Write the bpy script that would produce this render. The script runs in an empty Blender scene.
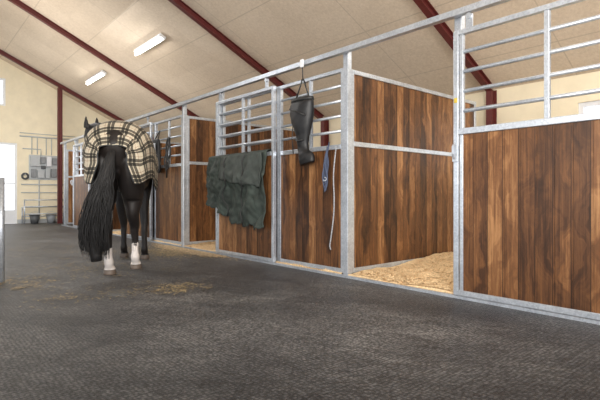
import bpy, bmesh, math, random
import numpy as np
from mathutils import Vector, Matrix, noise
random.seed(7)
S = bpy.context.scene
COL = S.collection
H = 0.84
FX, FY = math.sin(math.radians(40.8)), math.cos(math.radians(40.8))

# ---------------------------------------------------------------- materials
def newmat(name):
    m = bpy.data.materials.new(name); m.use_nodes = True
    nt = m.node_tree
    return m, nt, nt.nodes['Principled BSDF'], nt.nodes, nt.links
def mth(nt, op, a, b=None, c=None):
    n = nt.nodes.new('ShaderNodeMath'); n.operation = op
    for i, v in enumerate((a, b, c)):
        if v is None: continue
        if isinstance(v, (int, float)): n.inputs[i].default_value = v
        else: nt.links.new(v, n.inputs[i])
    return n.outputs[0]
def mixc(nt, f, a, b, mode='MIX'):
    n = nt.nodes.new('ShaderNodeMix'); n.data_type = 'RGBA'; n.blend_type = mode
    for sock, v in ((n.inputs[0], f), (n.inputs[6], a), (n.inputs[7], b)):
        if isinstance(v, (int, float)): sock.default_value = v
        elif isinstance(v, tuple): sock.default_value = (*v, 1) if len(v) == 3 else v
        else: nt.links.new(v, sock)
    return n.outputs[2]
def ramp(nt, fac, stops, interp='LINEAR'):
    n = nt.nodes.new('ShaderNodeValToRGB'); n.color_ramp.interpolation = interp
    e = n.color_ramp.elements
    while len(e) < len(stops): e.new(0.5)
    for i, (p, c) in enumerate(stops):
        e[i].position = p; e[i].color = (*c, 1)
    nt.links.new(fac, n.inputs[0]); return n.outputs[0]
def noise_t(nt, vec, scale, detail=4, rough=0.6):
    n = nt.nodes.new('ShaderNodeTexNoise'); n.inputs['Scale'].default_value = scale
    n.inputs['Detail'].default_value = detail; n.inputs['Roughness'].default_value = rough
    if vec is not None: nt.links.new(vec, n.inputs['Vector'])
    return n.outputs['Fac']
def bump(nt, h, bsdf, strength=0.3, dist=0.01):
    n = nt.nodes.new('ShaderNodeBump'); n.inputs['Strength'].default_value = strength
    n.inputs['Distance'].default_value = dist
    nt.links.new(h, n.inputs['Height']); nt.links.new(n.outputs[0], bsdf.inputs['Normal'])
def pos(nt):
    return nt.nodes.new('ShaderNodeNewGeometry').outputs['Position']
def sep(nt, v):
    n = nt.nodes.new('ShaderNodeSeparateXYZ'); nt.links.new(v, n.inputs[0]); return n.outputs
def comb(nt, x, y, z):
    n = nt.nodes.new('ShaderNodeCombineXYZ')
    for i, v in enumerate((x, y, z)):
        if isinstance(v, (int, float)): n.inputs[i].default_value = v
        else: nt.links.new(v, n.inputs[i])
    return n.outputs[0]
def simple(name, c, rough=0.6, metal=0.0, var=0.15, scale=12, bmp=0.0):
    m, nt, b, N, L = newmat(name)
    p = pos(nt); f = noise_t(nt, p, scale)
    d = tuple(max(0, x*(1-var)) for x in c); u = tuple(min(1, x*(1+var)) for x in c)
    L.new(ramp(nt, f, [(0.3, d), (0.7, u)]), b.inputs['Base Color'])
    b.inputs['Roughness'].default_value = rough; b.inputs['Metallic'].default_value = metal
    if bmp: bump(nt, f, b, bmp, 0.01)
    return m

def wood_mat():
    m, nt, b, N, L = newmat('hardwood_planks')
    x, y, z = sep(nt, pos(nt))
    u = mth(nt, 'ADD', x, y)
    pl = mth(nt, 'DIVIDE', u, 0.118)
    idn = mth(nt, 'FLOOR', pl)
    wn = N.new('ShaderNodeTexWhiteNoise'); wn.noise_dimensions = '1D'; L.new(idn, wn.inputs['W'])
    r = wn.outputs['Value']
    v = comb(nt, mth(nt, 'MULTIPLY', u, 75), mth(nt, 'MULTIPLY', r, 37), mth(nt, 'MULTIPLY', z, 2.0))
    g1 = noise_t(nt, v, 1.0, 9, 0.75)
    # wandering grain
    wob = noise_t(nt, comb(nt, mth(nt, 'MULTIPLY', u, 4), mth(nt, 'MULTIPLY', r, 50), mth(nt, 'MULTIPLY', z, 2.6)), 1.0, 4, 0.5)
    v2 = comb(nt, mth(nt, 'ADD', mth(nt, 'MULTIPLY', u, 11), mth(nt, 'MULTIPLY', wob, 5.5)), mth(nt, 'MULTIPLY', r, 91), mth(nt, 'MULTIPLY', z, 1.0))
    g2 = noise_t(nt, v2, 1.0, 5, 0.6)
    f = mth(nt, 'ADD', mth(nt, 'MULTIPLY', r, 0.18), mth(nt, 'ADD', mth(nt, 'MULTIPLY', g1, 0.52), mth(nt, 'MULTIPLY', g2, 0.56)))
    c = ramp(nt, f, [(0.42, (0.018, 0.008, 0.004)), (0.54, (0.065, 0.027, 0.011)), (0.67, (0.16, 0.068, 0.025)), (0.84, (0.40, 0.205, 0.085))])
    fr = mth(nt, 'ABSOLUTE', mth(nt, 'SUBTRACT', mth(nt, 'FRACT', pl), 0.5))
    c = mixc(nt, mth(nt, 'MULTIPLY', mth(nt, 'GREATER_THAN', fr, 0.475), 0.7), c, (0.006, 0.003, 0.002))
    L.new(c, b.inputs['Base Color']); b.inputs['Roughness'].default_value = 0.4
    b.inputs['Specular IOR Level'].default_value = 0.3
    bump(nt, g1, b, 0.3, 0.004)
    return m
WOOD = wood_mat()

def galv_mat():
    m, nt, b, N, L = newmat('galvanised_steel')
    p = pos(nt)
    vo = N.new('ShaderNodeTexVoronoi'); vo.inputs['Scale'].default_value = 75; L.new(p, vo.inputs['Vector'])
    n = noise_t(nt, p, 6)
    f = mth(nt, 'ADD', mth(nt, 'MULTIPLY', sep(nt, vo.outputs['Color'])[0], 0.25), mth(nt, 'MULTIPLY', n, 0.75))
    L.new(ramp(nt, f, [(0.2, (0.35, 0.38, 0.43)), (0.8, (0.66, 0.70, 0.75))]), b.inputs['Base Color'])
    b.inputs['Metallic'].default_value = 0.6; b.inputs['Roughness'].default_value = 0.32
    return m
GALV = galv_mat()

def floor_mat():
    m, nt, b, N, L = newmat('rubber_floor')
    p = pos(nt); x, y, z = sep(nt, p)
    n1 = noise_t(nt, p, 0.9, 8, 0.75); n2 = noise_t(nt, p, 45, 6, 0.9)
    st = comb(nt, mth(nt, 'MULTIPLY', mth(nt, 'ADD', x, mth(nt, 'MULTIPLY', y, 0.5)), 3.0), mth(nt, 'MULTIPLY', y, 0.6), 0.0)
    n3 = noise_t(nt, st, 1.3, 10, 0.85)
    f = mth(nt, 'ADD', mth(nt, 'MULTIPLY', n1, 0.40), mth(nt, 'ADD', mth(nt, 'MULTIPLY', n2, 0.30), mth(nt, 'MULTIPLY', n3, 0.30)))
    c = ramp(nt, f, [(0.40, (0.022, 0.022, 0.025)), (0.48, (0.080, 0.080, 0.083)), (0.54, (0.165, 0.162, 0.160)), (0.62, (0.38, 0.365, 0.35))])
    vo = N.new('ShaderNodeTexVoronoi'); vo.inputs['Scale'].default_value = 48; vo.inputs['Randomness'].default_value = 0.45
    L.new(p, vo.inputs['Vector'])
    dots = ramp(nt, vo.outputs['Distance'], [(0.2, (1.35, 1.35, 1.35)), (0.55, (0.25, 0.25, 0.25))])
    c = mixc(nt, 0.9, c, dots, 'MULTIPLY')
    fx = mth(nt, 'ABSOLUTE', mth(nt, 'SUBTRACT', mth(nt, 'FRACT', mth(nt, 'DIVIDE', x, 1.2)), 0.5))
    fy = mth(nt, 'ABSOLUTE', mth(nt, 'SUBTRACT', mth(nt, 'FRACT', mth(nt, 'DIVIDE', y, 1.8)), 0.5))
    j = mth(nt, 'MAXIMUM', mth(nt, 'LESS_THAN', fx, 0.004), mth(nt, 'LESS_THAN', fy, 0.003))
    c = mixc(nt, mth(nt, 'MULTIPLY', j, 0.5), c, (0.03, 0.03, 0.03))
    L.new(c, b.inputs['Base Color'])
    L.new(mth(nt, 'ADD', mth(nt, 'MULTIPLY', n1, 0.5), 0.20), b.inputs['Roughness'])
    bump(nt, mth(nt, 'ADD', mth(nt, 'MULTIPLY', vo.outputs['Distance'], -0.9), mth(nt, 'MULTIPLY', n2, 1.0)), b, 0.65, 0.018)
    return m

def ceil_mat():
    m, nt, b, N, L = newmat('ceiling_boards')
    p = pos(nt); x, y, z = sep(nt, p)
    n1 = noise_t(nt, p, 22, 6, 0.8); n0 = noise_t(nt, p, 0.8, 3)
    px_ = mth(nt, 'FLOOR', mth(nt, 'ADD', mth(nt, 'DIVIDE', x, 1.1), .5)); py_ = mth(nt, 'FLOOR', mth(nt, 'ADD', mth(nt, 'DIVIDE', y, 2.4), .5))
    wn = N.new('ShaderNodeTexWhiteNoise'); wn.noise_dimensions = '2D'; L.new(comb(nt, px_, py_, 0.0), wn.inputs['Vector'])
    f = mth(nt, 'ADD', mth(nt, 'MULTIPLY', n1, 0.64), mth(nt, 'ADD', mth(nt, 'MULTIPLY', n0, 0.28), mth(nt, 'MULTIPLY', wn.outputs['Value'], 0.08)))
    c = ramp(nt, f, [(0.35, (0.56, 0.455, 0.345)), (0.65, (0.78, 0.665, 0.53))])
    fx = mth(nt, 'ABSOLUTE', mth(nt, 'SUBTRACT', mth(nt, 'FRACT', mth(nt, 'DIVIDE', x, 1.1)), 0.5))
    fy = mth(nt, 'ABSOLUTE', mth(nt, 'SUBTRACT', mth(nt, 'FRACT', mth(nt, 'DIVIDE', y, 2.4)), 0.5))
    j = mth(nt, 'MAXIMUM', mth(nt, 'GREATER_THAN', fx, 0.492), mth(nt, 'GREATER_THAN', fy, 0.4965))
    c = mixc(nt, mth(nt, 'MULTIPLY', j, 0.34), c, (0.30, 0.24, 0.17))
    L.new(c, b.inputs['Base Color']); b.inputs['Roughness'].default_value = 0.9
    return m

CREAM = simple('cream_wall_paint', (0.82, 0.73, 0.54), 0.8, var=0.06, scale=3)
RED = simple('oxide_red_steel', (0.11, 0.017, 0.015), 0.5, var=0.15)
WHITE = simple('white_paint', (0.75, 0.76, 0.78), 0.4, var=0.04)
BLACK = simple('black_nylon', (0.009, 0.009, 0.010), 0.5, var=0.4, bmp=0.3)
BLACKRUB = simple('black_webbing', (0.02, 0.02, 0.02), 0.5, var=0.3)
GREYBOX = simple('grey_plastic', (0.45, 0.47, 0.48), 0.45, var=0.05)
DKGREY = simple('dark_grey_plastic', (0.08, 0.085, 0.09), 0.5)
MIDGREY = simple('mid_grey_plastic', (0.24, 0.25, 0.26), 0.5)
YELLOW = simple('yellow_plastic', (0.55, 0.40, 0.05), 0.4, var=0.05)
BLUE = simple('blue_webbing', (0.07, 0.09, 0.15), 0.7)
ROPEW = simple('pale_rope', (0.34, 0.35, 0.37), 0.8, scale=80, var=0.5)
STRAW = simple('straw', (0.37, 0.29, 0.17), 0.8, var=0.6, scale=30)
SHAVP = simple('pale_shavings', (0.62, 0.47, 0.29), 0.8, var=0.45, scale=30)
SHAV = simple('wood_shavings_mat', (0.72, 0.53, 0.31), 0.8, var=0.35, scale=60, bmp=0.8)
GREEN = simple('dark_green_canvas', (0.034, 0.046, 0.039), 0.75, var=0.5, scale=7, bmp=0.3)
LINING = simple('dark_lining', (0.055, 0.066, 0.060), 0.8, var=.35, scale=9)
HAIR = simple('black_horse_hair', (0.008, 0.007, 0.007), 0.6, var=0.3, scale=30)
EYE = simple('dark_eye', (0.01, 0.006, 0.004), 0.1)
IRON = simple('cast_iron', (0.09, 0.088, 0.085), 0.6, bmp=0.3)
def glass_mat():
    m, nt, b, N, L = newmat('window_glass')
    t = N.new('ShaderNodeBsdfTransparent'); g = N.new('ShaderNodeBsdfGlossy'); g.inputs['Roughness'].default_value = 0.05
    x = N.new('ShaderNodeMixShader'); x.inputs[0].default_value = 0.08
    L.new(t.outputs[0], x.inputs[1]); L.new(g.outputs[0], x.inputs[2]); L.new(x.outputs[0], N['Material Output'].inputs[0])
    return m
GLASS = glass_mat()
def emit(name, c, s):
    m, nt, b, N, L = newmat(name)
    b.inputs['Emission Color'].default_value = (*c, 1); b.inputs['Emission Strength'].default_value = s
    return m
TUBE = emit('lit_tube', (1, 0.97, 0.9), 22)

# ---------------------------------------------------------------- helpers
def box(bm, lo, hi):
    x0, y0, z0 = lo; x1, y1, z1 = hi
    v = [bm.verts.new(p) for p in ((x0,y0,z0),(x1,y0,z0),(x1,y1,z0),(x0,y1,z0),(x0,y0,z1),(x1,y0,z1),(x1,y1,z1),(x0,y1,z1))]
    for f in ((0,3,2,1),(4,5,6,7),(0,1,5,4),(1,2,6,5),(2,3,7,6),(3,0,4,7)): bm.faces.new([v[i] for i in f])
def tube(bm, pts, r, seg=8, cap=True):
    pts = [Vector(p) for p in pts]; rings = []
    rr = r if isinstance(r, (list, tuple)) else [r]*len(pts)
    prev = None
    for i, p in enumerate(pts):
        t = (pts[min(i+1, len(pts)-1)] - pts[max(i-1, 0)]).normalized()
        if prev is None:
            a = Vector((0,0,1)) if abs(t.z) < 0.9 else Vector((1,0,0))
            s = t.cross(a).normalized()
        else:
            s = (prev - t*prev.dot(t)).normalized()
        prev = s; n = t.cross(s)
        rings.append([bm.verts.new(p + (s*math.cos(k*2*math.pi/seg) + n*math.sin(k*2*math.pi/seg))*rr[i]) for k in range(seg)])
    for a, b in zip(rings, rings[1:]):
        for k in range(seg): bm.faces.new((a[k], a[(k+1)%seg], b[(k+1)%seg], b[k]))
    if cap:
        bm.faces.new(list(reversed(rings[0]))); bm.faces.new(rings[-1])
def finish(bm, name, mat, parent=None, loc=(0,0,0), smooth=False, bevel=0.0, **props):
    bmesh.ops.recalc_face_normals(bm, faces=bm.faces)
    me = bpy.data.meshes.new(name); bm.to_mesh(me); bm.free()
    if smooth:
        for p in me.polygons: p.use_smooth = True
    o = bpy.data.objects.new(name, me); COL.objects.link(o)
    me.materials.append(mat); o.location = loc
    if parent: o.parent = parent
    if bevel:
        md = o.modifiers.new('bevel', 'BEVEL'); md.width = bevel; md.segments = 2; md.limit_method = 'ANGLE'
    for k, v in props.items(): o[k] = v
    return o
def empty(name, loc, rotz=0, **props):
    o = bpy.data.objects.new(name, None); COL.objects.link(o); o.location = loc
    o.rotation_euler = (0, 0, rotz); o.empty_display_size = 0.1
    for k, v in props.items(): o[k] = v
    return o
NB = bmesh.new
def ground(px, py):
    d = 387/(py-196.0); t = (px-300)/461.0
    return (d*(FX + t*FY), d*(FY - t*FX))

# ---------------------------------------------------------------- setting
SL, C0, XW, YF, XR = 0.47, 6.0, 7.3, 16.3, 1.3
XP = 6.15   # rear end of the stalls
def ceilz(x): return C0 - SL*x if x >= XR else C0 - SL*XR - SL*(XR-x)
bm = NB(); box(bm, (-6, -5, -0.1), (XW, YF, 0)); finish(bm, 'floor', floor_mat(), kind='structure')
bm = NB()
sec = [(XW+.1, ceilz(XW+.1)), (XR, ceilz(XR)), (-4.8, ceilz(-4.8))]
a = []; 
for yy in (-5, YF):
    a.append([bm.verts.new((x, yy, z)) for x, z in sec] + [bm.verts.new((x, yy, z+.08)) for x, z in reversed(sec)])
n = 6
for k in range(n): bm.faces.new((a[0][k], a[0][(k+1)%n], a[1][(k+1)%n], a[1][k]))
for q in a:
    bm.faces.new((q[0], q[1], q[4], q[5])); bm.faces.new((q[1], q[2], q[3], q[4]))
finish(bm, 'ceiling', ceil_mat(), kind='structure')
wins = [(1.15, 2.39), (5.0, 6.2), (8.9, 10.1), (12.7, 13.9)]
WZ0, WZ1 = 1.35, 2.17
bm = NB(); y = -5
for (w0, w1) in wins:
    box(bm, (XW, y, 0), (XW+.2, w0, ceilz(XW))); box(bm, (XW, w0, 0), (XW+.2, w1, WZ0)); box(bm, (XW, w0, WZ1), (XW+.2, w1, ceilz(XW))); y = w1
box(bm, (XW, y, 0), (XW+.2, YF, ceilz(XW)))
finish(bm, 'wall_right', CREAM, kind='structure')
def window(name, axis, a0, a1, z0, z1, at, depth=.1, vm=1, hm=0, kick=0):
    bm = NB(); t = .06
    def bx(u0, u1, w0, w1, d0=0, d1=depth, b=None):
        b = b if b is not None else bm
        if axis == 'Y': box(b, (at+d0, u0, w0), (at+d1, u1, w1))
        else: box(b, (u0, at+d0, w0), (u1, at+d1, w1))
    bx(a0, a0+t, z0, z1); bx(a1-t, a1, z0, z1); bx(a0+t, a1-t, z0, z0+t+kick); bx(a0+t, a1-t, z1-t, z1)
    for k in range(vm):
        c = a0+(a1-a0)*(k+1)/(vm+1); bx(c-.02, c+.02, z0+t, z1-t)
    for k in range(hm):
        c = z0+(z1-z0)*(k+1)/(hm+1); bx(a0+t, a1-t, c-.02, c+.02, .01, depth-.01)
    o = finish(bm, name, WHITE, kind='structure')
    b2 = NB(); bx(a0+t, a1-t, z0+t+kick, z1-t, depth*.45, depth*.55, b2)
    finish(b2, 'window_pane', GLASS, o)
for i, (w0, w1) in enumerate(wins): window('window_%d' % (i+1), 'Y', w0, w1, WZ0, WZ1, XW+.03)
D0, D1, DZ = 1.70, 2.66, 2.45
U0, U1, UZ0, UZ1 = 1.35, 2.36, 3.55, 4.38
bm = NB()
def gable(x0, x1, z0, z1=None):
    xs = [x0] + ([XR] if x0 < XR < x1 else []) + [x1]
    for p, q in zip(xs, xs[1:]):
        tp = (z1, z1) if z1 is not None else (ceilz(p)+.02, ceilz(q)+.02)
        v = [bm.verts.new(c) for c in ((p,YF,z0),(q,YF,z0),(q,YF,tp[1]),(p,YF,tp[0]),(p,YF+.2,z0),(q,YF+.2,z0),(q,YF+.2,tp[1]),(p,YF+.2,tp[0]))]
        for f in ((0,1,2,3),(7,6,5,4),(0,4,5,1),(1,5,6,2),(2,6,7,3),(3,7,4,0)): bm.faces.new([v[i] for i in f])
gable(-4.8, U0, 0); gable(U0, D0, 0, UZ0)
gable(D0, U1, DZ, UZ0); gable(U1, D1, DZ); gable(U0, U1, UZ1); gable(D1, XW+.2, 0)
finish(bm, 'wall_back', CREAM, kind='structure')
window('window_5', 'X', U0, U1, UZ0, UZ1, YF+.03)
window('door_1', 'X', D0, D1, 0, DZ, YF+.03, vm=1, hm=1, kick=.35)
bm = NB(); box(bm, (-4.8, YF-.02, 0), (D0, YF, .12)); box(bm, (D1, YF-.02, 0), (XW, YF, .12))
finish(bm, 'baseboard_back', GREYBOX, kind='structure')

# ---------------------------------------------------------------- steel portal frames
def frame(y, col=False):
    e = empty('steel_roof_frame', (XW, y, 0), label='dark red steel rafter frame under the sloping boarded ceiling', category='roof beam', group='red steel roof frames')
    for xa, xb in ((XR, XW-.16), (XR, -4.7)):
        bm = NB()
        for (w, d0, d1) in ((.05, 0.005, .017), (.010, .017, .11), (.05, .11, .125)):
            pts = []
            for x in (xa, xb):
                for dy, dz in ((-w, -d0), (w, -d0), (w, -d1), (-w, -d1)):
                    pts.append(bm.verts.new((x-XW, dy, ceilz(x)+dz)))
            for k in range(4): bm.faces.new((pts[k], pts[(k+1)%4], pts[4+(k+1)%4], pts[4+k]))
            bm.faces.new(pts[:4]); bm.faces.new(pts[4:])
        finish(bm, 'rafter', RED, e)
    bm = NB(); zt = ceilz(XW-.01)-.02
    box(bm, (-.17, -.05, 0), (-.155, .05, zt)); box(bm, (-.155, -.01, 0), (-.02, .01, zt)); box(bm, (-.02, -.05, 0), (-.005, .05, zt))
    finish(bm, 'column', RED, e)
    if col:
        bm = NB(); x = 3.66; zt = ceilz(x)-.125
        box(bm, (x-.06-XW, -.06, 0), (x-.045-XW, .06, zt)); box(bm, (x-.045-XW, -.008, 0), (x+.045-XW, .008, zt)); box(bm, (x+.045-XW, -.06, 0), (x+.06-XW, .06, zt))
        finish(bm, 'column', RED, e)
for yy, c in ((-.3, 0), (3.62, 0), (7.5, 0), (11.6, 0), (15.5, 1)): frame(yy, c)

for yy in (9.52, 13.1):
    x = 3.97; z = ceilz(x)-.09
    e = empty('fluorescent_lamp', (x, yy, z), label='lit white fluorescent batten lamp fixed along the sloped ceiling', category='lamp', group='ceiling batten lamps')
    e.rotation_euler = (0, math.atan(SL), 0)
    bm = NB(); box(bm, (-.07, -.68, -.02), (.07, .68, .05)); finish(bm, 'lamp_housing', WHITE, e, bevel=.01)
    bm = NB(); box(bm, (-.05, -.6, .05), (.05, .6, .078)); finish(bm, 'mounting_bracket', GREYBOX, e)
    bm = NB(); tube(bm, [(0, -.66, -.045), (0, .66, -.045)], .03, 10); finish(bm, 'tube', TUBE, e, smooth=True)

# ---------------------------------------------------------------- stalls
X0 = 3.45
BARZ = (1.53, 1.69, 1.85, 2.01)
def planks(bm, axis, a0, a1, z0, z1, org, th=.028):
    # boards break on the same 118 mm module (x+y) the wood material uses
    w = .118; cuts = [a0]; k = math.ceil((org+a0)/w+1e-6)
    while k*w-org < a1-1e-4:
        if k*w-org > a0+.01: cuts.append(k*w-org)
        k += 1
    cuts.append(a1)
    for p, q in zip(cuts, cuts[1:]):
        u0 = p+.001; u1 = q-.001
        if axis == 'Y': box(bm, (-th/2, u0, z0), (th/2, u1, z1))
        else: box(bm, (u0, -th/2, z0), (u1, th/2, z1))
def front(name, y0, y1, x, label, cat, group, door=False, mull=(0.5,)):
    L = y1-y0
    e = empty(name, (x, y0, 0), label=label, category=cat, group=group)
    bm = NB(); t = .022; w = .042; wr = .045 if door else .042
    z0 = .03
    box(bm, (-t, 0, z0), (t, w, 2.19)); box(bm, (-t, L-wr, z0), (t, L, 2.19))
    box(bm, (-t, w, z0), (t, L-wr, z0+.045)); box(bm, (-t, w, 2.15), (t, L-wr, 2.19))
    box(bm, (-t-.006, w, 1.338), (t+.006, L-wr, 1.388))
    for m in mull: box(bm, (-.018, L*m-.018, 1.388), (.018, L*m+.018, 2.15))
    if door:   # inner guide stile, separated by a narrow gap
        box(bm, (-t+.006, L-.085, z0+.045), (t-.006, L-.055, 1.338)); box(bm, (-t+.006, L-.085, 1.388), (t-.006, L-.055, 2.15))
    finish(bm, 'frame', GALV, e, bevel=.004)
    bm = NB(); org = x+y0
    planks(bm, 'Y', w, L-.085 if door else L-wr, z0+.045, 1.338, org)
    finish(bm, 'wood_panel', WOOD, e)
    for z in BARZ:
        bm = NB(); tube(bm, [(0, w*.6, z), (0, L-w*.6, z)], .0165, 8); finish(bm, 'grille_bar', GALV, e, smooth=True)
    if door:
        for k, yy in enumerate((.16, L-.13)):
            bm = NB(); box(bm, (-.006, yy-.03, 2.19), (.006, yy+.03, 2.30)); tube(bm, [(-.02, yy, 2.285), (.02, yy, 2.285)], .025, 12)
            finish(bm, 'roller_hanger', GALV, e)
        bm = NB(); yy = L-.03 
        box(bm, (-t-.03, yy-.02, 1.12), (-t, yy+.02, 1.26)); tube(bm, [(-t-.035, yy, 1.14), (-t-.06, yy, 1.18), (-t-.06, yy, 1.24), (-t-.03, yy, 1.26)], .008, 6)
        finish(bm, 'latch', GALV, e)
    return e
def post(y, x=3.53, zt=2.36, lab='galvanised square steel post at the stall front'):
    bm = NB(); box(bm, (-.032, -.032, 0), (.032, .032, zt)); box(bm, (-.06, -.05, 0), (.06, .05, .012))
    finish(bm, 'stall_post', GALV, None, (x, y, 0), bevel=.005, label=lab, category='post', group='stall front posts')
PERIOD = 3.68
parts = [3.33+PERIOD*k for k in range(-1, 4)]
for k, yp in enumerate(parts):
    if yp > 0: post(yp)
    x1 = XP; xa = 3.565
    if yp > 0:
        L = x1-xa
        e = empty('stall_partition', (xa, yp, 0), label='solid dark hardwood plank partition in galvanised frame between stalls', category='stall wall', group='wooden stall partitions')
        bm = NB()
        box(bm, (0, -.025, .03), (.045, .025, 2.17)); box(bm, (L-.05, -.025, 0), (L, .025, 2.17))
        for za, zb in ((.03, .08), (1.365, 1.415), (2.125, 2.17)): box(bm, (.045, -.027, za), (L-.05, .027, zb))
        finish(bm, 'frame', GALV, e, bevel=.004)
        for za, zb in ((.08, 1.365), (1.415, 2.125)):
            bm = NB(); planks(bm, 'X', .045, L-.05, za, zb, xa+yp); finish(bm, 'wood_panel', WOOD, e)
    if k < 4:
        y0, ym, y1 = yp, yp+1.14, yp+2.51
        if yp > 0:
            front('stall_front_panel', y0+.036, ym, 3.53, 'fixed stall front, dark planks below and galvanised bars above', 'stall panel', 'fixed stall front panels', mull=(.48,))
            front('stall_front_panel', ym, y1-.036, 3.53, 'fixed stall front, dark planks below and galvanised bars above', 'stall panel', 'fixed stall front panels')
        post(y1 if yp > 0 else 2.045)
        d0, d1 = (ym, y1) if k else (.60, 2.045)
        lab = {0: 'opened sliding stall door of reddish-brown hardwood planks with bars', 1: 'opened sliding stall door carrying a green blanket', 2: 'plank and bar sliding stall door beside the horse', 3: 'distant plank and bar sliding stall door'}[k]
        front('sliding_stall_door', d0, d1, X0, lab, 'stall door', 'sliding stall doors', door=True)
bm = NB(); ys, ye = -1.0, 14.45
box(bm, (-.03, ys, 2.315), (.03, ye, 2.365)); 
box(bm, (.03, ys, 2.365), (.12, ye, 2.385))
finish(bm, 'sliding_door_track', GALV, None, (X0, 0, 0), label='long galvanised steel rail carrying the sliding stall doors', category='rail')
bm = NB(); box(bm, (-.015, .4, 0), (.015, 14.4, .025)); finish(bm, 'floor_guide_rail', GALV, None, (X0+.005, 0, 0), label='low galvanised guide rail on the floor under the doors', category='rail')

def bedding(y0, y1, nfl):
    bm = NB(); x0, x1 = 3.47, XP; nx, ny = 60, 64
    def hh(x, y):
        h = .03 + .09*min(1, max(0, (x-x0)/1.8)) + .045*noise.noise((x*1.7, y*1.7, 3)) * min(1, (x-x0)/.5) + .018*noise.noise((x*9, y*9, 1))
        return max(.008, h) if x > x0+.03 else .004
    g = [[bm.verts.new((x0+(x1-x0)*(i/nx)**1.3, y0+(y1-y0)*j/ny, hh(x0+(x1-x0)*(i/nx)**1.3, y0+(y1-y0)*j/ny))) for j in range(ny+1)] for i in range(nx+1)]
    for i in range(nx):
        for j in range(ny): bm.faces.new((g[i][j], g[i+1][j], g[i+1][j+1], g[i][j+1]))
    for _ in range(nfl):
        x = x0+.01 + (x1-x0)*random.random()**2.0; y = random.uniform(y0+.05, y1-.05)
        z = hh(x, y)+.004; r = random.uniform(.004, .013); a = random.uniform(0, 6.28)
        ux = Vector((math.cos(a), math.sin(a), random.uniform(-.4, .4)))*r; uy = Vector((-math.sin(a), math.cos(a), random.uniform(-.4, .4)))*r*.6
        c = Vector((x, y, z+r*.3))
        bm.faces.new([bm.verts.new(c+q) for q in (ux+uy, ux-uy, -ux-uy, -ux+uy)])
    finish(bm, 'wood_shavings', SHAV, kind='stuff', label='loose pale wood shavings bedding on the stall floor', category='bedding')
bedding(.0, 3.29, 16000); bedding(3.38, 6.97, 9000); bedding(7.06, 10.65, 2000)

def straw(cx, cy, rx, ry, n, lab, mat=STRAW):
    bm = NB()
    cl_ = [(random.gauss(0, rx), random.gauss(0, ry)) for _ in range(14)]
    for _ in range(n):
        if random.random() < .5:
            q = random.choice(cl_); x = q[0]+random.gauss(0, rx*.22); y = q[1]+random.gauss(0, ry*.22)
        else: x = random.gauss(0, rx*1.2); y = random.gauss(0, ry*1.2)
        l = random.uniform(.010, .05); a = random.uniform(0, 6.28)
        if x > 3.40-cx: x = 3.40-cx-abs(random.gauss(0, rx*.5))
        c = Vector((x, y, .004+random.random()*.008)); u = Vector((math.cos(a), math.sin(a), random.uniform(-.1, .1)))*l*.5; v = Vector((-math.sin(a), math.cos(a), 0))*random.uniform(.002, .005)
        bm.faces.new([bm.verts.new(c+q) for q in (u+v, u-v, -u-v, -u+v)])
    finish(bm, 'straw_litter', mat, None, (cx, cy, 0), kind='stuff', label=lab, category='straw')
for px, py, rx, ry, n, lb in ((26, 284, .13, .22, 450, 'small patch of straw on the dark rubber floor'), (175, 288, .10, .11, 340, 'small clump of straw on the dark rubber floor'),
    (84, 268, .3, .35, 600, 'trodden straw around the tail of the horse'), (200, 249, .20, .40, 16000, 'straw and shavings spilling from the open stall'),
    (112, 293, .28, .16, 240, 'straw wisps near the drain cover'), (166, 252, .30, .42, 4800, 'scattered straw beside the hooves'), (62, 250, .5, .6, 500, 'thin straw dust along the aisle')):
    gx, gy = ground(px, py); straw(gx, gy, rx, ry, n, lb, SHAVP if n > 10000 else STRAW)
gx, gy = ground(119, 293)
bm = NB(); tube(bm, [(0, 0, 0), (0, 0, .006)], .12, 28); tube(bm, [(0, 0, .006), (0, 0, .010)], .085, 28)
finish(bm, 'drain_cover', IRON, None, (gx, gy, 0), label='small round iron drain cover set in the floor', category='drain')

# ---------------------------------------------------------------- horse
def catmull(nodes, n=6):
    P = [np.array(p, float) for p in nodes]; P = [2*P[0]-P[1]]+P+[2*P[-1]-P[-2]]; out = []
    for i in range(1, len(P)-2):
        for k in range(n):
            t = k/n
            out.append(.5*((2*P[i])+(-P[i-1]+P[i+1])*t+(2*P[i-1]-5*P[i]+4*P[i+1]-P[i+2])*t*t+(-P[i-1]+3*P[i]-3*P[i+1]+P[i+2])*t**3))
    out.append(P[-2]); return out
def loft(bm, nodes, seg=20, n=6, warp=None):
    pts = catmull(nodes, n); rings = []
    for i, p in enumerate(pts):
        T = Vector(pts[min(i+1, len(pts)-1)][:3]-pts[max(i-1, 0)][:3]).normalized()
        side = Vector((0, 1, 0)) if abs(T.z) > .75 else Vector((0,0,1)).cross(T)
        side = (side - T*side.dot(T)).normalized(); N = T.cross(side); c = Vector(p[:3])
        a, b = max(p[3], .004), max(p[4], .004)
        ring = [c+side*a*math.cos(q*2*math.pi/seg)+N*b*math.sin(q*2*math.pi/seg) for q in range(seg)]
        if warp: ring = [warp(v) for v in ring]
        rings.append([bm.verts.new(v) for v in ring])
    for a, b in zip(rings, rings[1:]):
        for k in range(seg): bm.faces.new((a[k], a[(k+1)%seg], b[(k+1)%seg], b[k]))
    bm.faces.new(list(reversed(rings[0]))); bm.faces.new(rings[-1])
TR = [(-.36,0,1.24,.06,.10), (-.32,0,1.26,.14,.20), (-.22,0,1.29,.21,.27), (-.05,0,1.31,.255,.30), (.15,0,1.31,.27,.305), (.38,0,1.26,.28,.31),
      (.65,0,1.22,.30,.34), (.95,0,1.21,.28,.35), (1.15,0,1.22,.25,.365), (1.35,0,1.2,.22,.29), (1.5,0,1.18,.13,.16)]
hd = 5.08; hr = -1.99; HA = -13.0
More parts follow.
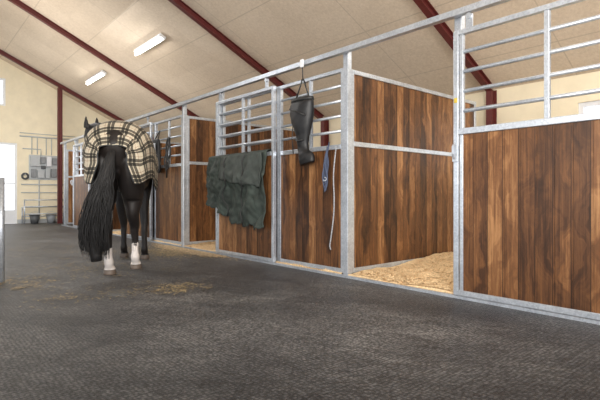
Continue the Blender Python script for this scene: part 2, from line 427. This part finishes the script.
HX, HY = FX*hd+FY*hr, FY*hd-FX*hr
horse = empty('horse', (HX, HY, 0), math.radians(90-40.8-HA), label='black horse with white hind socks standing tail-on, wearing a plaid rug', category='horse')
bm = NB(); loft(bm, TR, 28)
def hind(s, hx, hy):
    loft(bm, [(-.06,s*.11,1.38,.10,.2), (-.09,s*.13,1.2,.135,.25), (-.06+hx*.1,s*.14,1.0,.135,.235), (-.03+hx*.4,s*.135+0.2*(hy-s*.13),.82,.11,.165),
              (-.10+hx*.7,s*.13+.5*(hy-s*.13),.66,.073,.095), (hx-.05,hy,.53,.056,.075), (hx-.03,hy,.46,.047,.06), (hx,hy,.34,.039,.044), (hx+.01,hy,.2,.040,.044), (hx+.015,hy,.15,.05,.055),
              (hx+.05,hy,.09,.045,.047), (hx+.075,hy,.055,.060,.067), (hx+.085,hy,.0,.069,.078)], 18)
hind(1, -.20, .08); hind(-1, .15, -.145)
def fore(s, fx, fy):
    loft(bm, [(1.22,s*.12,1.25,.09,.16), (1.16,s*.15,1.05,.10,.15), (1.12+fx*.2,s*.15,.88,.085,.10), (1.12+fx*.5,s*.15,.68,.062,.067), (1.14+fx*.8,fy,.5,.053,.058), (1.14+fx,fy,.42,.041,.046),
              (1.14+fx,fy,.2,.037,.042), (1.15+fx,fy,.14,.047,.051), (1.19+fx,fy,.08,.043,.045), (1.2+fx,fy,.05,.057,.062), (1.21+fx,fy,0,.064,.072)], 18)
fore(1, .12, .13); fore(-1, -.12, -.16)
HO = Vector((0, -.04, .05))
loft(bm, [(1.1,0,1.26,.16,.24), (1.35,.04,1.37,.15,.25), (1.55,.20,1.53,.115,.2), (1.72,.42,1.68,.09,.16), (1.83,.58,1.79,.08,.125), (1.88,.66,1.81,.06,.09)], 20)
def hp(*n): return [(a+HO.x, b+HO.y, c+HO.z, d, e) for a, b, c, d, e in n]
loft(bm, hp((1.80,.62,1.77,.05,.06), (1.90,.70,1.74,.09,.115), (2.02,.74,1.64,.09,.12), (2.15,.78,1.50,.068,.09), (2.26,.80,1.38,.058,.068), (2.32,.81,1.32,.052,.058), (2.36,.82,1.28,.02,.03)), 18)
for q in ((1.83, .765, 1.83), (1.89, .63, 1.83)):
    v = Vector(q)+HO; loft(bm, [(v.x, v.y, v.z-.05, .038, .03), (v.x, v.y, v.z+.02, .034, .024), (v.x-.01, v.y, v.z+.09, .018, .014), (v.x-.01, v.y, v.z+.13, .006, .005)], 10, 3)
def horse_mat():
    m, nt, b, N, L = newmat('black_horse_coat')
    tc = N.new('ShaderNodeTexCoord'); x, y, z = sep(nt, tc.outputs['Object'])
    nz = noise_t(nt, tc.outputs['Object'], 12)
    zz = mth(nt, 'ADD', z, mth(nt, 'MULTIPLY', mth(nt, 'SUBTRACT', nz, .5), .30))
    base = ramp(nt, noise_t(nt, tc.outputs['Object'], 5), [(0.35, (0.008, 0.006, 0.006)), (0.75, (0.02, 0.014, 0.011))])
    sock = mth(nt, 'MULTIPLY', mth(nt, 'LESS_THAN', zz, .28), mth(nt, 'LESS_THAN', x, .6))
    c = mixc(nt, sock, base, (0.70, 0.64, 0.60))
    c = mixc(nt, mth(nt, 'LESS_THAN', z, .055), c, (0.12, 0.09, 0.07))
    L.new(c, b.inputs['Base Color']); b.inputs['Roughness'].default_value = .55
    return m
body = finish(bm, 'body', horse_mat(), horse)
rm = body.modifiers.new('r', 'REMESH'); rm.mode = 'VOXEL'; rm.voxel_size = .013; rm.use_smooth_shade = True
sm = body.modifiers.new('s', 'SMOOTH'); sm.iterations = 5; sm.factor = .5
dg = bpy.context.evaluated_depsgraph_get()
me = bpy.data.meshes.new_from_object(body.evaluated_get(dg)); body.modifiers.clear(); body.data = me
for p in me.polygons: p.use_smooth = True
for s in (-1, 1):
    bm = NB(); c = Vector((1.98, .725, 1.68))+HO; d = Vector((-.35, .94, 0)).normalized()
    bmesh.ops.create_icosphere(bm, subdivisions=2, radius=.022, matrix=Matrix.Translation(c+d*s*.082)); finish(bm, 'eye', EYE, horse, smooth=True)
# tail
bm = NB()
cl = catmull([(-.34,.0,1.34), (-.41,.03,1.24), (-.46,.07,1.04), (-.48,.13,.8), (-.46,.17,.5), (-.44,.15,.19)], 5)
spread = np.interp(np.linspace(0, 1, len(cl)), [0, .12, .35, .6, .85, 1], [.02, .028, .04, .07, .12, .09])
tube(bm, [tuple(c[:3]) for c in cl], [s*.6 for s in spread], 10)
for k in range(560):
    a = random.uniform(0, 6.28); rr = math.sqrt(random.random()); ln = random.uniform(.68, 1.06); ph = random.uniform(0, 6.28); wv = random.uniform(.008, .045)
    pts = []
    for i in range(0, len(cl), 2):
        t = i/(len(cl)-1); s = spread[i]*(.5+.62*rr)
        j = min(len(cl)-1, int(i*ln)); c = cl[j]
        pts.append((c[0]+math.cos(a)*s*.7, c[1]+math.sin(a)*s+wv*t*math.sin(ph+7*t), c[2]+(cl[i][2]-c[2])*.2))
    tube(bm, pts, [.005]*(len(pts)-1)+[.001], 3, False)
finish(bm, 'tail', HAIR, horse, smooth=True)
bm = NB()
for k in range(160):
    t = k/160; p = Vector((1.3, .03, 1.6)).lerp(Vector((1.84, .60, 1.92)), t); p.z += .03*math.sin(t*3.14)
    sd = Vector((.7, -.6, 0))*random.uniform(.06, .12)
    tube(bm, [p, p+sd*.6, p+sd*.9+Vector((0,0,-.12)), p+sd+Vector((0,0,-.2))], [.008, .008, .006, .002], 4, False)
finish(bm, 'mane', HAIR, horse, smooth=True)
# plaid rug
dense = catmull(TR, 8); tx = [d[0] for d in dense]; tz = [d[2] for d in dense]; ta = [d[3] for d in dense]; tb = [d[4] for d in dense]
RXX = [-.46, -.42, -.385, -.33, -.25, -.15, 0, .2, .6, .95, 1.2, 1.45]; RAA = [.125, .185, .235, .28, .31, .33, .34, .345, .35, .33, .30, .29]
def rug_pt(s, u):
    q = abs(s); sg = 1 if s >= 0 else -1
    xr = -.385 - .065*min(1, (q/.45)**2) + .05*max(0, q-.72)/.28; xf = 1.42-.05*q
    x = xr+(xf-xr)*(u**1.6)
    a = float(np.interp(x, RXX, RAA)); b = float(np.interp(x, [-.46, -.39, -.36]+tx[5:], [.10, .15, .195]+tb[5:]))+.04; zc = float(np.interp(x, tx, tz))
    dr = .085*max(0, 1-u*9)**2*max(0, 1-q*1.5)
    if q < .62:
        th = q/.62*math.pi/2
        P = Vector((x-dr*.25, sg*a*math.sin(th)**.9, zc+b*math.cos(th)**.85-dr))
        wk = .005*noise.noise((P.x*6, P.y*9, P.z*6)); return P+Vector((0, sg*wk, wk))
    k = (q-.62)/.38
    z = zc-.27*k; w = a-.012*k+.006*k*math.sin(x*12+sg)
    return Vector((x-.01*k, sg*w, z))
bm = NB(); uvl = bm.loops.layers.uv.new('uv'); NU, NV = 90, 70
g = [[bm.verts.new(rug_pt(-1+2*j/NV, i/NU)) for j in range(NV+1)] for i in range(NU+1)]
def arc(pts):
    out = [0.0]
    for p, q in zip(pts, pts[1:]): out.append(out[-1]+(q-p).length)
    return out
mid = [arc([g[i][j].co for i in range(NU+1)]) for j in range(NV+1)]
cross = arc([g[40][j].co for j in range(NV+1)])
for i in range(NU):
    for j in range(NV):
        f = bm.faces.new((g[i][j], g[i+1][j], g[i+1][j+1], g[i][j+1]))
        for lp, (a_, b_) in zip(f.loops, ((i, j), (i+1, j), (i+1, j+1), (i, j+1))): lp[uvl].uv = (mid[b_][a_], cross[b_])
def plaid():
    m, nt, b, N, L = newmat('tan_plaid_fleece')
    uv = N.new('ShaderNodeUVMap'); uv.uv_map = 'uv'; u, v, _ = sep(nt, uv.outputs[0])
    def bands(t):
        f = mth(nt, 'FRACT', mth(nt, 'DIVIDE', mth(nt, 'ADD', t, .03), .165))
        return ramp(nt, f, [(0, (1,1,1)), (.26, (.03,.03,.03)), (.46, (1,1,1)), (.51, (.03,.03,.03)), (.71, (1,1,1)), (.86, (.40,.20,.16)), (.89, (1,1,1)), (.95, (1.0,1.0,1.0))], 'CONSTANT')
    c = mixc(nt, .85, (.56, .49, .37), bands(u), 'MULTIPLY'); c = mixc(nt, .85, c, bands(v), 'MULTIPLY')
    L.new(c, b.inputs['Base Color']); b.inputs['Roughness'].default_value = .9
    return m
rug = finish(bm, 'horse_rug', plaid(), horse, smooth=True, label='tan, black and red plaid fleece rug')
md = rug.modifiers.new('sol', 'SOLIDIFY'); md.thickness = .012; md.offset = 1
bm = NB()
tube(bm, [rug_pt(-1+2*j/60, 0) for j in range(61)], .011, 6)
for s in (-1, 1): tube(bm, [rug_pt(s, i/40) for i in range(41)], .011, 6)
finish(bm, 'rug_binding', BLACKRUB, rug, smooth=True)

# ---------------------------------------------------------------- hung items
bm = NB(); NY, NZ = 100, 60; Ya, Yb = 4.56, 5.95
def gpt(u, w):
    y = Ya+(Yb-Ya)*u
    ln = np.interp(u, [0, .10, .16, .30, .36, .5, .58, .7, .8, .92, 1], [.94, .99, .90, .97, .91, .93, .84, .82, .74, .72, .68]) + .03*noise.noise((u*22, 0, 0))
    y += w*(.02*math.sin(u*6)+.07*u)
    if w < .08:
        k = w/.08; return Vector((3.495-.09*k, y, 1.400+.018*math.sin(k*3.14)))
    k = (w-.08)/.92
    nzv = noise.noise((u*4.5+k*1.6, k*1.6, 2.3)); fine = noise.noise((u*13-k*2, k*4.6, 7.7)); f3 = noise.noise((u*26+k*4, k*12, 1.7))
    vert = math.sin(u*32+1.8*math.sin(k*2.5+u*3))
    fold = max(0, .032*nzv+.036*fine*(.4+k)+.026*f3+.014*vert+.040) + .010*k
    return Vector((3.404-fold*min(1, .3+k*2), y+.03*nzv*k+.03*fine*k, 1.40-ln*k+.015*nzv*k))
g = [[bm.verts.new(gpt(i/NY, j/NZ)) for j in range(NZ+1)] for i in range(NY+1)]
for i in range(NY):
    for j in range(NZ): bm.faces.new((g[i][j], g[i+1][j], g[i+1][j+1], g[i][j+1]))
o = finish(bm, 'stable_blanket', GREEN, smooth=True, label='dark green turnout blanket draped over the plank stall door', category='blanket')
md = o.modifiers.new('sol', 'SOLIDIFY'); md.thickness = .01; md.offset = 0
bm = NB()
def fpt(u, w):
    p = gpt(.05+.68*u, .09+.42*w*(1-.15*u)); return p+Vector((-.018-.010*w-.008*noise.noise((u*9, w*5, 4)), .02*math.sin(u*9)*w, 0))
g = [[bm.verts.new(fpt(i/40, j/16)) for j in range(17)] for i in range(41)]
for i in range(40):
    for j in range(16): bm.faces.new((g[i][j], g[i+1][j], g[i+1][j+1], g[i][j+1]))
fo = finish(bm, 'blanket_flap', LINING, o, smooth=True, label='folded-over grey lining flap'); md = fo.modifiers.new('sol', 'SOLIDIFY'); md.thickness = .008; md.offset = 0
bm = NB(); 
for u0 in (.3, .62): tube(bm, [gpt(u0+.03*math.sin(k), k/12*.95+.05)+Vector((-.03, 0, 0)) for k in range(13)], .009, 6)
finish(bm, 'blanket_strap', BLACKRUB, o, smooth=True)

e = empty('hanging_boot_bag', (3.40, 3.87, 1.2), label='long black padded boot-shaped bag hung by a strap from the bars', category='bag')
bm = NB()
def crease(v):
    n = noise.noise((v.y*7, v.z*5, v.x*9+4)); n2 = noise.noise((v.y*22, v.z*18, 3))
    return v+Vector((-.014*n-.008*n2, .010*n+.004*n2, 0))
loft(bm, [(0,.03,.71,.165,.05), (0,.03,.67,.185,.085), (0,.03,.52,.165,.09), (0,.025,.42,.14,.08), (0,.02,.32,.10,.06), (0,.015,.22,.068,.05), (0,.0,.15,.066,.045), (0,-.015,.10,.09,.055), (0,-.04,.05,.12,.055), (0,-.05,.0,.115,.045)], 30, 6, crease)
finish(bm, 'bag_body', BLACK, e, smooth=True)
bm = NB(); loft(bm, [(0,.03,.70,.18,.075), (0,.03,.735,.175,.07)], 26, 2); finish(bm, 'bag_rim', BLACKRUB, e, smooth=True)
bm = NB()
for s in (-1, 1): tube(bm, [(0, .03+s*.12, .72), (0, s*.04+.02, .88), (0, 0.01*s+.02, .95)], .009, 6)
tube(bm, [(0, .02, .95), (0, .03, 1.14)], .006, 6)
tube(bm, [(-.085, .15, .62), (-.10, .03, .58), (-.09, -.11, .52)], .009, 6); tube(bm, [(-.065, -.05, .26), (-.07, .02, .25), (-.06, .08, .27)], .009, 6)
tube(bm, [(-.06, .12, .45), (-.05, .15, .3), (-.04, .14, .12)], .006, 6)
finish(bm, 'strap', BLACKRUB, e, smooth=True)
bm = NB(); box(bm, (-.02, 0, 1.08), (.0, .05, 1.17)); finish(bm, 'clip', WHITE, e, bevel=.006)

def loop(cx, cy, cz, ry, rz, n=20): return [(cx+.01*math.sin(k), cy+ry*math.sin(2*math.pi*k/n), cz+rz*math.cos(2*math.pi*k/n)) for k in range(n+1)]
def halter(x, y, z, mat, lab, sc=1.0):
    e = empty('halter', (x, y, z), label=lab, category='halter')
    bm = NB(); tube(bm, loop(0,.02,-.2,.03*sc,.2), .007*sc, 6); tube(bm, loop(-.02,.04,-.42,.03*sc,.16), .007*sc, 6); tube(bm, [(.02,.0,-.0),(-.02,.03,-.3),(-.03,.02,-.7)], .007*sc, 6)
    finish(bm, 'webbing_strap', mat, e, smooth=True)
    bm = NB(); tube(bm, loop(-.02, .03, -.40, .02, .02, 10), .005, 5); finish(bm, 'metal_ring', GALV, e, smooth=True)
e = empty('halter', (3.47, 3.56, 1.42), label='dull blue webbing halter bunched beside the stall post', category='halter')
bm = NB()
for i in range(5):
    tube(bm, loop(-.015-.006*i, .01+.012*random.uniform(-1, 1), -.20-.045*i, random.uniform(.014, .03), random.uniform(.12, .2)), .0065, 6)
tube(bm, [(.02,.0,0),(-.02,.01,-.2),(-.03,.0,-.52)], .008, 6)
finish(bm, 'webbing_strap', BLUE, e, smooth=True)
bm = NB(); tube(bm, loop(-.04, .01, -.40, .02, .02, 10), .005, 5); finish(bm, 'metal_ring', GALV, e, smooth=True)
halter(3.46, 7.45, 1.85, BLACKRUB, 'black leather bridle hanging on the bars near the horse', 2.2)
halter(3.38, 8.5, 1.8, BLACKRUB, 'black headcollar hooked on a stall door beyond the horse', 2.5)
bm = NB()
pts = catmull([(.03,-.02,.0), (-.02,-.03,-.3), (-.03,-.05,-.55), (-.03,-.04,-.75), (-.03,.0,-.98), (-.03,.015,-1.06), (-.03,.0,-1.1)], 6)
tube(bm, [tuple(p) for p in pts], .007, 6)
finish(bm, 'lead_rope', ROPEW, None, (3.475, 3.49, 1.37), smooth=True, label='thin pale lead rope hanging down from the stall post', category='rope')

e = empty('tack_bag', (3.43, 7.9, 1.25), label='black tack bag with grey flap hung on a stall front', category='bag')
bm = NB(); loft(bm, [(0,0,0,.10,.03), (0,0,.03,.15,.06), (0,0,.3,.15,.06), (0,0,.55,.13,.05), (0,0,.6,.10,.03)], 20); finish(bm, 'bag_body', BLACK, e, smooth=True)
bm = NB(); box(bm, (-.075, -.11, .40), (-.058, .11, .52)); finish(bm, 'flap', GREYBOX, e, bevel=.005)
bm = NB(); tube(bm, [(0,-.08,.58),(.07,0,.76),(.0,.08,.58)], .01, 6); finish(bm, 'strap', BLACKRUB, e)

bm = NB(); box(bm, (-.008, -.014, 0), (0, .014, .04)); box(bm, (-.012, -.008, .010), (-.008, .008, .030))
finish(bm, 'safety_tag', YELLOW, None, (3.427, 2.02, 1.60), bevel=.002, label='small yellow plastic tag on the door edge', category='tag')

e = empty('half_gate', (.73, 5.3, 0), label='low galvanised tubular gate at the edge of the aisle', category='gate')
for x in (0, -1.5):
    bm = NB(); tube(bm, [(x, 0, 0), (x, 0, 1.02)], .03, 12); finish(bm, 'gate_post', GALV, e, smooth=True)
for z in (.15, .45, .75, 1.0):
    bm = NB(); tube(bm, [(-1.5, 0, z), (0, 0, z)], .018, 8); finish(bm, 'gate_rail', GALV, e, smooth=True)

e = empty('control_board', (3.35, YF-.005, 1.3), label='electrical board with several grey boxes on the cream wall', category='electrical panel')
bm = NB(); box(bm, (-.38, -.03, .05), (.42, 0, .82)); finish(bm, 'back_board', GREYBOX, e, bevel=.004)
for i, (x, z, w, h, m) in enumerate(((-.35, .46, .26, .32, GREYBOX), (-.06, .56, .13, .2, MIDGREY), (.10, .47, .13, .31, WHITE), (.27, .54, .12, .2, MIDGREY), (-.33, .12, .14, .26, MIDGREY), (-.15, .10, .18, .24, GREYBOX), (-.05, .39, .12, .1, DKGREY), (.07, .1, .12, .30, GREYBOX), (.23, .14, .15, .26, MIDGREY))):
    bm = NB(); box(bm, (x, -.12, z), (x+w, -.03, z+h)); finish(bm, 'switch_box', m, e, bevel=.008)
bm = NB(); tube(bm, [(2.72, 0, 2.68), (4.3, 0, 2.68)], .02, 8); tube(bm, [(2.72, 0, 2.78), (4.3, 0, 2.78)], .012, 8)
for x in (3.05, 3.2, 3.45, 3.6): tube(bm, [(x, 0, 2.68), (x, 0, 2.14)], .013, 8)
tube(bm, [(2.76, 0, 1.2), (4.3, 0, 1.2)], .018, 8); tube(bm, [(3.25, 0, 1.34), (3.25, 0, .1)], .018, 8); tube(bm, [(3.9, 0, 2.68), (3.9, 0, 1.2)], .018, 8)
tube(bm, [(2.8, 0, 2.3), (3.3, 0, 2.3), (3.3, 0, 2.1)], .016, 8); tube(bm, [(2.76, 0, .95), (4.3, 0, .95)], .014, 8)
finish(bm, 'wall_conduit', GREYBOX, None, (0, YF-.03, 0), smooth=True, label='thin grey conduit pipes running along the cream wall', category='pipe')
e = empty('hose_reel', (2.86, YF-.01, 1.45), label='small dark coiled hose on a hook on the cream wall', category='hose')
bm = NB()
for r in (.06, .08, .10): tube(bm, [(r*math.cos(k*math.pi/12), -.06, r*math.sin(k*math.pi/12)) for k in range(25)], .011, 6)
finish(bm, 'hose', DKGREY, e, smooth=True)
bm = NB(); tube(bm, [(0, 0, .06), (0, -.1, .06)], .015, 8); finish(bm, 'hook', GALV, e)
e = empty('utility_rack', (2.75, YF-.6, 0), label='low grey metal tube rails standing by the end wall', category='rack')
bm = NB()
for x in (0, 1.15): tube(bm, [(x, 0, 0), (x, 0, .74)], .018, 8); tube(bm, [(x, .35, 0), (x, .35, .5)], .018, 8); tube(bm, [(x, 0, .5), (x, .35, .5)], .016, 8)
for z in (.3, .52, .72): tube(bm, [(0, 0, z), (1.15, 0, z)], .016, 8)
for z in (.22, .5): tube(bm, [(0, .35, z), (1.15, .35, z)], .016, 8)
finish(bm, 'rack_frame', GALV, e, smooth=True)
for x, m in ((3.05, DKGREY), (3.5, MIDGREY)):
    e = empty('bucket', (x, YF-.42, 0), label='small plastic bucket on the floor behind the low rails', category='bucket')
    bm = NB(); tube(bm, [(0, 0, 0), (0, 0, .26)], [.10, .14], 18); tube(bm, [(0, 0, .25), (0, 0, .27)], .15, 18); finish(bm, 'bucket_body', m, e, smooth=True)
    bm = NB(); tube(bm, [(.14*math.cos(k*math.pi/10), -.03, .26+.10*math.sin(k*math.pi/10)) for k in range(11)], .005, 5); finish(bm, 'handle', GALV, e)

# ---------------------------------------------------------------- light
w = bpy.data.worlds.new('World'); S.world = w; w.use_nodes = True
w.node_tree.nodes['Background'].inputs[0].default_value = (0.93, 0.96, 1.0, 1)
w.node_tree.nodes['Background'].inputs[1].default_value = 2.2
def area(loc, target, sz, e, c=(1,1,1)):
    l = bpy.data.lights.new('fill_light', 'AREA'); l.shape = 'RECTANGLE'; l.size, l.size_y = sz; l.energy = e; l.color = c  # added area lamps, not fixtures of the stable
    o = bpy.data.objects.new('fill_light', l); COL.objects.link(o); o.location = loc
    o.rotation_euler = (Vector(target)-Vector(loc)).to_track_quat('-Z', 'Y').to_euler()
area((-2.5, -3.5, 3.2), (4, 4, 1.0), (1.4, 1.2), 430, (1, .97, .93))  # added lamp behind the camera, standing in for doorway light
area((5.4, 1.6, 3.2), (5.4, 1.8, 0), (2.5, 2.5), 60, (1, .95, .86))  # added fill lamp inside the near stall
area((0.2, 1.0, 2.2), (4.5, 5.0, 5.0), (2.5, 2.5), 140, (1, .95, .88))  # added uplight near the camera to brighten the ceiling
area((2.2, 11.0, 2.6), (4.5, 12.0, 6.0), (2.0, 5.0), 80, (1, .95, .88))  # added uplight further down the aisle for the far ceiling
area((2.0, 9.5, 4.4), (2.2, 9.5, 0), (2.0, 6.0), 240, (.98, .99, 1.0))  # added downward fill over the far aisle
area((1.6, 12.5, 2.2), (3.0, 16.3, 1.8), (1.5, 1.5), 50, (1, .98, .95))  # added fill lamp aimed at the end wall

cam = bpy.data.cameras.new('cam'); cam.sensor_width = 36; cam.lens = 461/600*36; cam.shift_y = -4/600; cam.clip_start = .05
co = bpy.data.objects.new('cam', cam); COL.objects.link(co); co.location = (0, 0, H); co.rotation_euler = (math.radians(90), 0, math.radians(-40.8))
S.camera = co
S.view_settings.view_transform = 'Standard'
